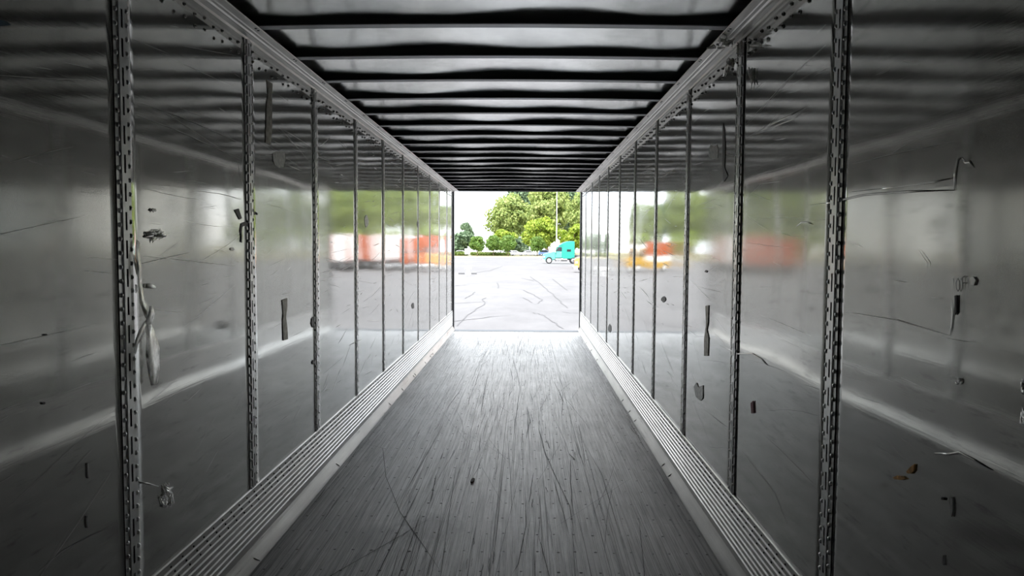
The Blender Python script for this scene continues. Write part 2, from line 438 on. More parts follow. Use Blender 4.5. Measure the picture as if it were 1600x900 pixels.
# ---- walls
def wave(y, z, s):
    return .0012*math.sin(1.9*y+s) * math.sin(1.3*z+s*2.1) + .0007*math.sin(4.1*y+1.7*z+s*3.3) + .0004*math.sin(9.0*z+2.2*y+s)
def make_wall(side):
    s = 1 if side < 0 else -1
    X = XL if side < 0 else XR
    nm = 'wall_left' if side < 0 else 'wall_right'
    wl = MB().box(*sorted((X-s*.006, X-s*.05)), YF, YE, -.14, 2.95).build(nm, 'frame_dark', kind='structure',
        label='polished sheet metal trailer wall %s' % ('with torn tape hanging from a slotted post' if side < 0 else 'with handwritten marker digits'), cat='wall')
    edges = [YF] + POSTS[1:] + [YE]
    edges = [YF] + [p for p in POSTS if p > YF+.2] + [YE]
    for k in range(len(edges)-1):
        y0, y1 = edges[k]+.004, edges[k+1]-.004
        ny, nz = 14, 28; mb = MB(); sd = k*2.7 + (0 if side < 0 else 11)
        z0, z1 = .34, 2.84
        tilt = random.gauss(0, .0012)
        for i in range(ny+1):
            for j in range(nz+1):
                y = y0+(y1-y0)*i/ny; z = z0+(z1-z0)*j/nz
                e = min(1, 4*i/ny, 4*(ny-i)/ny)
                mb.v.append((X + s*(e*wave(y, z, sd) + tilt*(y-.5*(y0+y1))), y, z))
        for i in range(ny):
            for j in range(nz):
                a = i*(nz+1)+j; q = (a, a+1, a+nz+2, a+nz+1)
                mb.f.append(q[::-1] if side < 0 else q)
        # folded edges of the sheet
        per = [i*(nz+1) for i in range(ny+1)] + [ny*(nz+1)+j for j in range(1, nz+1)] + [i*(nz+1)+nz for i in range(ny-1, -1, -1)] + [j for j in range(nz-1, 0, -1)]
        k0 = len(mb.v); mb.v += [(X-s*.005, mb.v[i][1], mb.v[i][2]) for i in per]
        for i in range(len(per)):
            j = (i+1) % len(per); mb.f.append((per[i], per[j], k0+j, k0+i))
        mb.build('wall_panel', 'wall_sheet_metal', wl, smooth=True)
    # slotted logistic posts
    zb, zt = ZSC-.03, ZRAIL+.01
    pm = MB(); H = .008; F = .0025
    def quad(a, b, c, d): pm.add([a, b, c, d], [(0, 1, 2, 3)])
    P = lambda d, y, z: (s*d, y, z)
    for sg in (-1, 1):
        pm.box(*sorted((s*.0, s*F)), *sorted((sg*.022, sg*.049)), zb, zt)
        quad(P(F, sg*.025, zb), P(H, sg*.0205, zb), P(H, sg*.0205, zt), P(F, sg*.025, zt))
        quad(P(H, sg*.0205, zb), P(H, sg*.0065, zb), P(H, sg*.0065, zt), P(H, sg*.0205, zt))
    z = zb; pitch = .1035; sl = .066
    while z < zt:
        a = min(z+pitch-sl, zt)
        quad(P(H, -.0065, z), P(H, .0065, z), P(H, .0065, a), P(H, -.0065, a))
        if a < zt:
            e = min(a+sl, zt)
            for sg in (-1, 1): quad(P(H, sg*.0065, a), P(H, sg*.0065, e), P(F, sg*.0065, e), P(F, sg*.0065, a))
        z += pitch
    post_me = pm.mesh('wall_post', 'post_steel')
    bk_me = MB().box(*sorted((s*.0003, s*.0028)), -.021, .021, zb, zt).mesh('slot_shade', 'slot_dark')  # near-black sheet painting in the shade of the hollow post
    rv = MB(); z = zb+.03
    while z < zt-.02:
        for sg in (-1, 1): rv.dome((s*F, sg*.037, z+(0.012 if sg > 0 else 0)), (s, 0, 0), .0095, .0080)
        z += .0508
    rv_me = rv.mesh('post_rivets', 'rivet_steel', True)
    gap_me = MB().box(*sorted((s*.0, s*.0016)), -.0515, -.049, zb, zt).mesh('seam_sealant', 'slot_dark')
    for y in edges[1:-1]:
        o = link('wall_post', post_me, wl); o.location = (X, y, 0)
        for nm2, me in (('slot_shade', bk_me), ('post_rivets', rv_me), ('seam_sealant', gap_me)):
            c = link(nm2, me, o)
            if nm2 == 'post_rivets': c['kind'] = 'stuff'
    # two staggered rows of rivets under the top rail
    rr = MB(); y = YF+.1; k = 0
    while y < YE-.05:
        if min(abs(y-p) for p in POSTS) > .07:
            zz = ZRAIL-.055-(0.012 if k % 2 else 0)
            for dz in (0, .052): rr.dome((X+s*.0008, y, zz-dz), (s, 0, 0), .0095, .0085)
        y += .0985; k += 1
    st = MB(); rs = random.Random(5+side)
    sb = MB()
    for k in range(620):
        y = YE-.4-(YE-2.2)*rs.random()**1.3; z = rs.uniform(.5, 2.6); ln = rs.choice((.08, .15, .3, .6)); sl = rs.gauss(.05, .12) if z > 1.0 else rs.gauss(.25, .2)
        if any(y < p < y+ln for p in [q-.06 for q in POSTS]+[q+.06 for q in POSTS]+POSTS): continue
        c0 = rs.gauss(0, .04)
        ribbon(st if k % 3 else sb, [(X+s*.0032, y+ln*t, z+sl*ln*t+c0*ln*t*t) for t in (0, .3, .6, 1)], rs.choice((.0015, .0025, .004)) if y > 5 else .0011, (s, 0, 0))
    st.build('panel_scratches', 'scuff_grey', wl, kind='stuff'); sb.build('bright_scratches', 'scratch_bright', wl, kind='stuff')
    rr.build('panel_rivets', 'wall_sheet_metal', wl, smooth=True, kind='stuff')
    return wl
WL = make_wall(-1); WR = make_wall(1)
WALL = {-1: WL, 1: WR}
MB().box(XL, XR, YF-.05, YF, -.14, 2.95).build('wall_front', 'white_paint', kind='structure', label='unseen front bulkhead wall of the trailer, whitened to bounce light', cat='wall')  # unseen wall, its white chosen to bounce daylight onto the near walls

# ---- scuff plates
for side in (-1, 1):
    s = 1 if side < 0 else -1; X = XL if side < 0 else XR
    prof = [(.0, ZSC), (.006, ZSC), (.010, ZSC-.006)]
    z = ZSC-.014; base = .009
    nr = 8; pt = .0325
    for k in range(nr):
        zc = z - pt*k
        prof += [(base, zc), (base, zc-pt+.012), (base+.006, zc-pt+.007), (base+.006, zc-pt+.003)]
    zl = z-pt*nr
    prof += [(base, zl), (base+.001, zl-.035), (.017, zl-.055), (.042, .012), (.0455, .001), (.040, -.003), (0, -.003)]
    prof = [(X+s*a, b) for a, b in prof]
    nm = 'baseboard_left' if side < 0 else 'baseboard_right'
    bb = MB().prism(prof, 'y', YF, YE-.02).build(nm, 'scuff_aluminium', kind='structure', label='ribbed aluminium scuff plate along the foot of the %s' % ('taped wall' if side < 0 else 'marker scribbled wall'), cat='scuff plate')
    rv = MB(); y = YF+.05
    while y < YE-.1:
        for k in range(3):
            rv.dome((X+s*base, y+.033*k, z-pt*k-.011), (s, 0, 0), .0058, .0045, 6)
        y += .104
    rv.build('scuff_rivets', 'screw_dark', bb, kind='stuff')
    dn = MB()
    for k in range(9):
        y = random.uniform(3.2, 13); p0 = Vector((X+s*.028, y, .045))
        dn.tube([p0, p0+Vector((s*.008, .02, -.012)), p0+Vector((s*.016, .05, -.034))], [.003, .006, .003], 6)
    dn.build('foot_dents', 'scuff_aluminium', bb, True, kind='stuff')

# ---- top rails
for side in (-1, 1):
    s = 1 if side < 0 else -1; X = XL if side < 0 else XR
    prof = [(0, ZRAIL-.012), (.006, ZRAIL-.014), (.010, ZRAIL-.004), (.034, ZRAIL), (.044, ZRAIL-.006), (.052, ZRAIL-.006), (.058, ZRAIL), (.070, ZRAIL+.001), (.078, ZRAIL-.004),
            (.084, ZRAIL), (.118, ZRAIL+.004), (.120, ZRAIL+.009), (0, ZRAIL+.009)]
    o = MB().prism([(X+s*a, b) for a, b in prof], 'y', YF, YE).build('trim_%d' % (2 if side < 0 else 3), 'rail_aluminium', kind='structure',
        label='pale aluminium top rail above the %s' % ('taped wall' if side < 0 else 'marker scribbled wall'), cat='rail')
    hl = MB()
    for k in range(-7, 19):
        y = BOW0+BS*k
        for dy in (-.018, .018): hl.dome((X+s*.103, y+.02+dy, ZRAIL+.0025), (0, 0, -1), .0075, .003, 8)
    hl.build('bow_bolts', 'screw_dark', o, kind='stuff')

# ---- roof
cb = MB(); NX, NYS = 40, 10
ys = np.arange(YF, YE+.05, BS/NYS)
ph = RNG.uniform(0, 6.28, (60, 4))
def sag(x, y):
    b = (y-BOW0)/BS; k = math.floor(b); t = b-k
    kk = int(k) % 60
    a0 = .5+.5*math.sin(4.3*x+ph[kk][0])*math.sin(1.9*x+ph[kk][1])
    a1 = .5+.5*math.sin(3.7*x+ph[kk][2])*math.sin(2.3*x+ph[kk][3])
    edge = min(1.0, max(0, (x-XL)/.35), max(0, (XR-x)/.35))
    # pillow between the bows, hanging lowest just before the next bow
    return edge*(.026*a0*t**4 + (.002+.011*a1)*math.sin(math.pi*t**.62))
for y in ys:
    for i in range(NX+1):
        x = XL+(XR-XL)*i/NX
        c = .014*(1-((x-(XL+XR)/2)/((XR-XL)/2))**2)
        cb.v.append((x, float(y), ZS + c - sag(x, float(y))))
for a in range(len(ys)-1):
    for i in range(NX):
        q = a*(NX+1)+i; cb.f.append((q, q+NX+1, q+NX+2, q+1))
cb.box(XL-.05, XR+.05, YF-.05, YE+.1, ZS+.05, ZS+.07)
ceil = cb.build('ceiling', 'roof_sheet', smooth=True, kind='structure', label='wavy shiny sheet metal trailer roof lining', cat='roof')
bm_ = MB(); lip = MB()
nseg = 12; xs = [XL+.012 + (XR-XL-.024)*i/nseg for i in range(nseg+1)]
def bowring(x, prof):
    c = .014*(1-((x-(XL+XR)/2)/((XR-XL)/2))**2)
    return [(x, y, ZB + c + z) for y, z in prof]
bm_.loft([bowring(x, [(0, .004), (0, .03), (0, .050), (.05, .050), (.05, .004)]) for x in xs])
lip.loft([bowring(x, [(-.004, -.001), (-.004, .0045), (.058, .0045), (.058, -.001)]) for x in xs])
bow_me = bm_.mesh('roof_bow', 'bow_shaded'); lip_me = lip.mesh('bow_flange', 'bow_lip_lit')
for k in range(-7, 19):
    o = link('roof_bow', bow_me, ceil); o.location = (0, BOW0+BS*k, 0)
    c = link('bow_flange', lip_me, o)

# ---- rear frame
MB().box(XL-.06, XL+.028, YE-.03, YE+.10, -.14, 2.95).build('trim_4', 'frame_dark', kind='structure', label='dark rear door post beside the taped wall', cat='door post')
MB().box(XR-.022, XR+.06, YE-.03, YE+.10, -.14, 2.95).build('trim_5', 'frame_dark', kind='structure', label='dark rear door post beside the marker scribbled wall', cat='door post')
MB().box(XL, XR, YE, YE+.10, 2.790, 2.95).build('trim_6', 'frame_dark', kind='structure', label='dark header bar above the open rear end', cat='header')

# ================================================================ MARKS ON THE WALLS
def nrm(side): return (1 if side < 0 else -1, 0, 0)
def patch(side, px, name, mat, off=.0030, th=.0012, parent=None, **kw):
    """a thin flat piece lying on the wall, outline given in pixels"""
    s = nrm(side)[0]
    a = [on_wall(x, y, side) for x, y in px]
    top = [Vector((v.x+s*(off+th), v.y, v.z)) for v in a]; bot = [Vector((v.x+s*(off-.0025), v.y, v.z)) for v in a]
    return MB().loft([bot, top]).build(name, mat, parent, **kw)
def strokes(side, lines, wd, name, mat, off=.0032, **kw):
    mb = MB()
    for l in lines: ribbon(mb, [on_wall(x, y, side, off) for x, y in l], wd, nrm(side))
    return mb.build(name, mat, WALL[side], **kw)
def ridge(side, px, r, name='dent_ridge'):
    r *= .6; rr = [r*.3]+[r]*(len(px)-2)+[r*.3]
    return MB().tube([on_wall(x, y, side, .0015) for x, y in px], rr, 8, .22, nrm(side)).build(name, 'wall_sheet_metal', WALL[side], True)
def blob(cx, cy, rx, ry, n=11, j=.25):
    return [(cx+rx*math.cos(2*math.pi*k/n)*random.uniform(1-j, 1+j), cy+ry*math.sin(2*math.pi*k/n)*random.uniform(1-j, 1+j)) for k in range(n)]

# tape remnants
patch(-1, [(416, 125), (425, 131), (424, 150), (424, 200), (422, 227), (414, 223), (415, 180), (416, 158), (418, 150)], 'tape_strip', 'tape_residue',
      label='long dark tape remnant high on the taped wall under the rivets', cat='tape')
patch(-1, [(440, 469), (448, 466), (448, 480), (446, 495), (448, 510), (449, 530), (442, 532), (441, 500), (442, 490)], 'tape_strip', 'tape_residue',
      label='short torn grey tape remnant low on the taped wall', cat='tape')
patch(1, [(1103, 478), (1108, 477), (1107, 505), (1105, 515), (1108, 528), (1107, 556), (1101, 556), (1101, 530), (1104, 508)], 'tape_strip', 'tape_residue',
      label='grey tape remnant hanging at shadow edge on the marker scribbled wall', cat='tape')
patch(1, [(1130, 192), (1133, 202), (1134, 230), (1133, 262), (1138, 275), (1132, 284), (1130, 262), (1130, 220)], 'tape_strip', 'scuff_black',
      label='thin pointed black tape sliver high on the marker scribbled wall', cat='tape')
patch(-1, [(425, 240), (430, 238), (437, 236), (444, 237), (445, 250), (442, 261), (436, 262), (429, 258), (426, 250)], 'label_residue', 'glue_residue',
      label='dull sticker residue below the long dark tape remnant', cat='residue')
patch(1, [(1109, 232), (1112, 226), (1117, 229), (1121, 226), (1123, 235), (1122, 247), (1113, 248), (1108, 243)], 'label_residue', 'glue_residue',
      label='dull sticker residue beside the pointed black tape sliver', cat='residue')
patch(1, [(1085, 604), (1089, 598), (1092, 605), (1099, 602), (1099, 622), (1095, 626), (1088, 620)], 'label_residue', 'glue_residue',
      label='dull sticker residue low on the marker scribbled wall', cat='residue')
patch(-1, blob(572, 345, 3, 10), 'label_residue', 'glue_residue', label='pale tape scrap on the wall between two far posts', cat='residue')
# black scuffs and holes beside the posts
for side, pts in ((-1, [(365, 328), (372, 326), (377, 341), (373, 343)]), (-1, [(376, 349), (384, 346), (389, 350), (390, 358), (384, 352), (378, 354), (376, 362), (375, 378), (377, 379), (374, 360)]),
                  (-1, [(399, 331), (402, 333), (401, 336)]), (-1, blob(488, 503, 2, 8)), (-1, blob(491, 296, 2.5, 6)), (-1, blob(489, 566, 2, 3)), (-1, blob(645, 478, 2, 5)), (-1, blob(653, 350, 1.5, 6)),
                  (1, blob(1037, 468, 3, 5)), (1, blob(953, 513, 2.5, 6)), (1, blob(1104, 424, 2, 2)), (1, blob(1475, 779, 2.5, 2)), (-1, blob(70, 523, 2, 1.5)), (-1, blob(67, 630, 2.5, 2))):
    patch(side, pts, 'scuff_mark', 'scuff_black', parent=WALL[side])
for side, pts in ((-1, blob(136, 735, 1.5, 12)), (-1, blob(362, 389, 3, 2.5)), (-1, blob(135, 815, 2, 9)), (1, blob(1489, 790, 1.8, 15)), (1, blob(1476, 876, 1.2, 7))):
    patch(side, pts, 'scuff_mark', 'scuff_grey', parent=WALL[side])
strokes(-1, [[(3, 243), (14, 246)], [(45, 251), (66, 257)], [(128, 268), (148, 273)], [(38, 790), (53, 783)], [(60, 895), (100, 860), (140, 838), (176, 821)], [(100, 614), (142, 598)], [(12, 683), (24, 663)], [(135, 402), (190, 406)], [(205, 416), (260, 403), (300, 394)],
             [(225, 400), (300, 408), (370, 416)], [(250, 680), (262, 672)], [(424, 230), (470, 262)], [(395, 215), (440, 245)], [(300, 297), (345, 303), (378, 311)], [(215, 180), (280, 205), (330, 228), (378, 250)], [(220, 160), (300, 190), (372, 222)],
             [(430, 606), (424, 640)], [(400, 650), (480, 610)], [(455, 700), (484, 640)], [(560, 480), (556, 530)], [(600, 455), (597, 480)]], .0028, 'scratch', 'scuff_grey')
strokes(1, [[(1330, 570), (1372, 586)], [(1325, 590), (1350, 596)], [(1220, 530), (1255, 545)], [(1435, 390), (1449, 410), (1449, 420)], [(1455, 465), (1468, 466)], [(1408, 590), (1432, 601)], [(1325, 488), (1400, 500), (1484, 525)], [(1160, 705), (1210, 770), (1230, 820)],
            [(1100, 640), (1125, 660), (1137, 668)], [(1075, 600), (1100, 615)], [(1250, 350), (1290, 342)], [(1105, 372), (1112, 388)], [(985, 450), (985, 480)], [(1160, 200), (1235, 120), (1290, 70)], [(1170, 90), (1225, 40)], [(1210, 150), (1290, 100)]], .0028, 'scratch', 'scuff_grey')
# raised dents and creases
ridge(1, [(1264, 321), (1300, 316), (1350, 304), (1420, 299), (1490, 297)], .006)
ridge(1, [(1330, 300), (1400, 292), (1460, 284), (1492, 277)], .004)
ridge(1, [(1491, 297), (1492, 270), (1496, 249), (1502, 246)], .008)
ridge(1, [(1502, 246), (1508, 254), (1514, 252), (1522, 262)], .006)
ridge(1, [(1125, 540), (1152, 553), (1175, 553), (1190, 562), (1200, 572)], .007)
ridge(1, [(1460, 708), (1480, 710), (1498, 707), (1520, 718), (1550, 735)], .005)
ridge(1, [(1484, 525), (1487, 510), (1489, 490), (1486, 470)], .006)
ridge(1, [(1170, 213), (1200, 196), (1230, 182), (1262, 166)], .006)
ridge(1, [(1180, 210), (1215, 195), (1240, 186), (1262, 170)], .004)
ridge(1, [(1244, 354), (1252, 347), (1262, 347), (1272, 351)], .006)
ridge(-1, [(420, 136), (445, 155), (455, 161)], .005)
ridge(-1, [(430, 200), (460, 225), (480, 232)], .005)
ridge(-1, [(372, 255), (376, 280), (383, 296)], .004)
ridge(-1, [(210, 752), (232, 756), (248, 760)], .006)
ridge(-1, [(545, 540), (557, 534), (566, 530)], .006)
# crumpled tape blisters
def crumple(side, cx, cy, rx, ry, n, mat, name, label, cat, off=.004):
    mb = MB(); s = nrm(side)
    for k in range(n):
        a = random.uniform(0, 6.28); b = a+random.uniform(.5, 2.2)
        pts = []
        for t in (0, .5, 1):
            q = a+(b-a)*t; rr = random.uniform(.1, 1.0)
            pts.append(on_wall(cx+rx*rr*math.cos(q), cy+ry*rr*math.sin(q), side, off+random.uniform(0, .003)))
        mb.tube(pts, [.002, random.uniform(.004, .008), .002], 6, .14, s)
    return mb.build(name, mat, None, True, label=label, cat=cat)
crumple(-1, 262, 775, 13, 20, 26, 'dent_metal', 'crumpled_foil', 'crumpled metal scrap stuck low on the taped wall', 'scrap')
crumple(-1, 242, 368, 18, 10, 22, 'clear_tape_film', 'crumpled_tape', 'crumpled clear tape scrap stuck above the hanging torn tape', 'tape')
crumple(-1, 239, 329, 5, 4, 8, 'clear_tape_film', 'crumpled_tape', 'tiny clear tape blob stuck highest beside the hanging torn tape', 'tape')
crumple(1, 1598, 604, 3, 12, 12, 'dent_metal', 'bent_bracket', 'bent bright metal fitting high by the edge of the marker scribbled wall', 'fitting')
crumple(1, 1598, 650, 4, 15, 14, 'dent_metal', 'bent_bracket', 'bent bright metal fitting just below another on the marker scribbled wall', 'fitting')
crumple(1, 1496, 596, 4, 5, 8, 'dent_metal', 'popped_rivet', 'popped shiny rivet on the marker scribbled wall', 'rivet')
# rust spots, paint marks
patch(1, [(1397, 746), (1404, 743), (1413, 744), (1418, 748), (1410, 750), (1400, 749)], 'rust_spot', 'rust', parent=WR)
patch(1, [(1418, 737), (1424, 730), (1431, 725), (1430, 735), (1426, 740), (1420, 740)], 'rust_spot', 'rust', parent=WR)
patch(1, [(1174, 630), (1178, 626), (1179, 645), (1175, 646)], 'paint_mark', 'red_paint', parent=WR)
patch(-1, [(-3, 31), (8, 33), (15, 39), (2, 41), (-3, 41)], 'paint_mark', 'blue_paint', parent=WL)
# handwritten marker: 1 0 F 1
strokes(1, [[(1487, 438), (1490, 435), (1491, 456)], [(1497, 435), (1494, 441), (1494, 450), (1497, 455), (1500, 450), (1500, 440), (1497, 435), (1496, 436)], [(1504, 454), (1504, 444), (1504, 434), (1504, 433)], [(1503, 434), (1507, 432), (1511, 431)], [(1503, 443), (1506, 442), (1509, 441)], [(1513, 430), (1513, 440), (1514, 451)]], .0032, 'marker_writing', 'marker_ink')
patch(1, [(1518, 434), (1523, 432), (1527, 438), (1524, 446), (1519, 444)], 'label_residue', 'scratch_bright', label='small pale smudge beside the handwritten marker digits', cat='residue')
patch(1, [(1494, 462), (1497, 461), (1497, 488), (1494, 492)], 'scuff_mark', 'scuff_black', parent=WR)

# torn clear tape hanging from the first post of the left wall
tp = empty('torn_tape', on_wall(230, 500, -1), label='torn clear tape hanging in twisted strands from the slotted post', cat='tape')
def strand(px, wd, off, name):
    mb = MB(); L = []; R_ = []
    n = len(px); a = [on_wall(x, y, -1, off[k]) for k, (x, y) in enumerate(px)]
    for k in range(n):
        d = (a[min(k+1, n-1)]-a[max(k-1, 0)]).normalized()
        sd = d.cross(Vector((1, 0, 0))).normalized(); tw = Vector((random.uniform(.03, .17), 0, 0))
        sd = (sd+tw).normalized()*wd[k]*1.7
        L.append(a[k]+sd); R_.append(a[k]-sd)
    mid = [a[k]+Vector((random.uniform(-.001, .003), 0, 0)) for k in range(n)]
    f = []
    for k in range(n-1): f += [(k, k+1, n+k+1, n+k), (n+k, n+k+1, 2*n+k+1, 2*n+k)]
    mb.add(L+mid+R_, f)
    o = mb.build(name, 'clear_tape_film', tp, True); o.matrix_parent_inverse = Matrix.Translation(-tp.location)
    md = o.modifiers.new('film', 'SOLIDIFY'); md.thickness = .0012
    return o
strand([(216, 377), (215, 395), (218, 420), (219, 445), (222, 470), (229, 486), (233, 494)], [.010, .012, .014, .011, .012, .016, .014], [.012, .018, .02, .016, .02, .03, .03], 'tape_strand')
strand([(209, 398), (212, 410), (215, 425), (218, 435)], [.004, .007, .008, .004], [.012, .016, .02, .018], 'tape_strand')
strand([(213, 445), (214, 452), (213, 458)], [.006, .009, .004], [.012, .016, .012], 'tape_strand')
strand([(236, 478), (238, 488), (234, 500), (228, 508)], [.008, .018, .016, .008], [.03, .036, .034, .03], 'tape_strand')
strand([(228, 507), (220, 522), (214, 535), (211, 552)], [.010, .014, .010, .006], [.03, .034, .03, .03], 'tape_strand')
strand([(231, 505), (236, 525), (239, 550), (241, 575), (243, 590), (246, 598)], [.012, .030, .036, .036, .026, .004], [.03, .036, .04, .04, .036, .03], 'tape_strand')
strand([(228, 446), (236, 447), (243, 449)], [.004, .006, .003], [.006, .010, .006], 'tape_strand')

# torn plastic wrapped round the right top rail
def plastic(px_pts, name, label, parent=None):
    mb = MB()
    for p, q, r in px_pts:
        mb.tube([p, (p+q)/2+Vector((random.uniform(-.01, .01),)*3), q], [r*.5, r, r*.4], 7, .5)
    return mb.build(name, 'clear_tape_film', None, True, label=label, cat='plastic')
c = on_wall(1157, 62, 1); lst = []
for k in range(26):
    p = Vector((c.x-random.uniform(.0, .13), c.y+random.uniform(-.07, .07), ZRAIL-.008-random.uniform(0, .02)))
    lst.append((p, p+Vector((random.uniform(-.06, .03), random.uniform(-.06, .06), random.uniform(-.012, .012))), random.uniform(.004, .012)))
for k in range(8):
    p = Vector((c.x-.012, c.y+random.uniform(-.10, .04), ZRAIL-.02)); lst.append((p, p+Vector((0, random.uniform(-.05, .02), -random.uniform(.02, .07))), random.uniform(.004, .009)))
plastic(lst, 'torn_plastic', 'torn clear plastic bunched round the top rail at a slotted post')
lst = []
for k in range(12):
    p = on_wall(1140+random.uniform(-5, 5), 92+random.uniform(-6, 6), 1, .01); lst.append((p, on_wall(1136+random.uniform(-8, 8), 112+random.uniform(-10, 8), 1, .006), random.uniform(.003, .010)))
plastic(lst, 'torn_plastic', 'frayed clear plastic flap stuck on the wall under the top rail')
lst = []
for k in range(8):
    p = on_wall(1174+random.uniform(-8, 8), 108+random.uniform(-3, 3), 1, .006); lst.append((p, on_wall(1174+random.uniform(-4, 6), 128+random.uniform(-6, 12), 1, .006), random.uniform(.003, .007)))
plastic(lst, 'torn_plastic', 'small faded plastic patch beside the slotted post below the rail')

# ================================================================ OUTSIDE
gm = MB(); gm.add([(-260, YE-60, GZ), (260, YE-60, GZ), (260, 330, GZ), (-260, 330, GZ)], [(0, 1, 2, 3)])
pv = gm.build('pavement', 'pale_weathered_pavement', kind='structure', label='pale cracked parking lot pavement beyond the open end', cat='pavement')
Z1 = lambda u: 690+u/3.4625
Z2 = lambda v: 280+v/3.4612
CR = [[(85, 790), (130, 745), (180, 710), (235, 670), (220, 650), (240, 640)], [(125, 645), (150, 632), (180, 610)], [(495, 720), (550, 735), (600, 770), (660, 808)],
      [(480, 525), (540, 570), (600, 620), (640, 660), (680, 695)], [(440, 600), (500, 625), (545, 650), (520, 672)], [(190, 505), (260, 495), (330, 470)], [(80, 575), (150, 570)], [(650, 720), (740, 725)],
      [(430, 535), (500, 550)], [(440, 640), (490, 668)], [(600, 540), (680, 600)], [(300, 560), (305, 590)]]
for c in CR:
    pts = []
    for k in range(len(c)-1):
        a = on_level(Z1(c[k][0]), Z2(c[k][1]), GZ+.012); b = on_level(Z1(c[k+1][0]), Z2(c[k+1][1]), GZ+.012)
        for j in range(4): pts.append(a.lerp(b, j/4)+Vector((random.gauss(0, .035), random.gauss(0, .15), 0)))
    pts.append(b)
    mb = MB(); ribbon(mb, pts, [.012+.0015*p.y*random.uniform(.5, 1.1) for p in pts], (0, 0, 1))
    mb.build('pavement_crack', 'crack', pv)
for k in range(60):   # cracks elsewhere in the lot
    x, y = random.uniform(-30, 30), random.uniform(17, 110)
    if -.1*y < x < .08*y: continue
    a = random.uniform(0, 3.14); pts = [Vector((x, y, GZ+.012))]
    for j in range(8):
        a += random.gauss(0, .4); pts.append(pts[-1]+Vector((math.cos(a), math.sin(a), 0))*random.uniform(.4, 1.4))
    mb = MB(); ribbon(mb, pts, .07, (0, 0, 1)); mb.build('pavement_crack', 'crack', pv)
MB().box(-200, 200, 178, 178.4, GZ-.1, GZ+.16).build('trim_7', 'kerb_concrete', kind='structure', label='low concrete kerb before the dry verge', cat='kerb')
MB().box(-200, 200, 178.4, 203, GZ-.1, GZ+.14).build('trim_8', 'dry_grass', kind='structure', label='dry yellowish grass verge beyond the parking lot', cat='verge')
MB().box(-250, 250, 226, 330, GZ-.1, GZ+.2).build('trim_9', 'dry_grass', kind='structure', label='grassy ground under the tall trees', cat='verge')

# ---- trees
def leaves(blobs, n, size, flat=.0):
    """leaf quads scattered over the shells of a set of ellipsoid clumps; each blob is (cx,cy,cz,rx,ry,rz)"""
    B = np.array(blobs); vol = (B[:, 3]*B[:, 4]*B[:, 5])**.67; pr = vol/vol.sum()
    k = RNG.choice(len(B), n, p=pr)
    d = RNG.normal(size=(n, 3)); d /= np.linalg.norm(d, axis=1)[:, None]
    rad = RNG.uniform(.55, 1.05, n)[:, None]
    c = B[k, :3] + d*rad*B[k, 3:]
    nn = d + RNG.normal(size=(n, 3))*.7; nn /= np.linalg.norm(nn, axis=1)[:, None]
    t = np.cross(nn, RNG.normal(size=(n, 3))); t /= np.linalg.norm(t, axis=1)[:, None]
    b = np.cross(nn, t); s = (size*RNG.uniform(.6, 1.3, n))[:, None]
    v = np.stack([c-t*s-b*s*.6, c+t*s*.2-b*s, c+t*s+b*s*.5, c-t*s*.3+b*s], 1).reshape(-1, 3)
    f = np.arange(4*n).reshape(n, 4)
    return v, f
def leaf_mesh(name, blobs, n, size, mat):
    v, f = leaves(blobs, n, size)
    me = bpy.data.meshes.new(name); me.vertices.add(len(v)); me.vertices.foreach_set('co', v.ravel())
    me.loops.add(len(f)*4); me.loops.foreach_set('vertex_index', f.ravel())
    me.polygons.add(len(f)); me.polygons.foreach_set('loop_start', np.arange(len(f))*4); me.polygons.foreach_set('loop_total', np.full(len(f), 4))
    me.materials.append(MATS[mat]); me.update(calc_edges=True); me.validate(); return me
def clumps(R, H, z0, n, sz, rnd):
    out = []
    for k in range(n):
        a = rnd.uniform(0, 6.28); t = rnd.uniform(0, 1); u = rnd.uniform(-1, 1)
        rr = R*math.sqrt(max(0, 1-u*u))*rnd.uniform(.45, .85)
        s = sz*rnd.uniform(.7, 1.25)
        out.append((rr*math.cos(a), rr*math.sin(a), z0+H*.5+u*H*.5*.78, s, s, s*.8))
    return out
def tree_meshes(seed, R, H, z0, ncl, csz, n, lsize, mat, trunk_r):
    rnd = random.Random(seed); bl = clumps(R, H, z0, ncl, csz, rnd)
    crown = leaf_mesh('crown', bl, n, lsize, mat)
    tb = MB(); tb.tube([(0, 0, -.2), (.05*R, 0, z0*.5), (0, .04*R, z0+H*.35), (.03*R, 0, z0+H*.7)], [trunk_r*1.25, trunk_r, trunk_r*.7, trunk_r*.2], 9)
    for k in range(5):
        q = bl[k]; tb.tube([(0, 0, z0+H*.1*k/5+.1*H), (q[0]*.5, q[1]*.5, (z0+H*.2+q[2])*.5), q[:3]], [trunk_r*.5, trunk_r*.35, trunk_r*.12], 6)
    return crown, tb.mesh('trunk', 'bark', True)
TM = {
    'big': tree_meshes(3, 7.6, 14.5, 4.2, 46, 2.3, 9000, .36, 'leaf_olive', .5),
    'tall': tree_meshes(5, 7.0, 17, 6.5, 40, 2.5, 8000, .40, 'leaf_dark', .55),
    'bright': tree_meshes(8, 5.2, 7.2, 1.6, 40, 1.5, 6500, .28, 'leaf_bright', .22),
    'round': tree_meshes(11, 2.0, 4.0, 1.1, 40, .85, 4200, .17, 'leaf_round', .12),
    'bush': tree_meshes(13, 2.6, 3.6, .2, 26, 1.2, 3600, .25, 'leaf_dark', .15),
}
HT = {'big': 18.7, 'tall': 23.5, 'bright': 8.8, 'round': 5.1, 'bush': 3.8}
def tree(kind, name, x, y, h, rz, label, group=None, wx=1.0):
    o = empty(name, (x, y, GZ+.1), rz, label=label, cat='bush' if kind == 'bush' else 'tree', group=group)
    k = h/HT[kind]; o.scale = (k*wx, k*wx, k)
    cr, tr = TM[kind]
    link('crown', cr, o); link('trunk', tr, o)
    return o
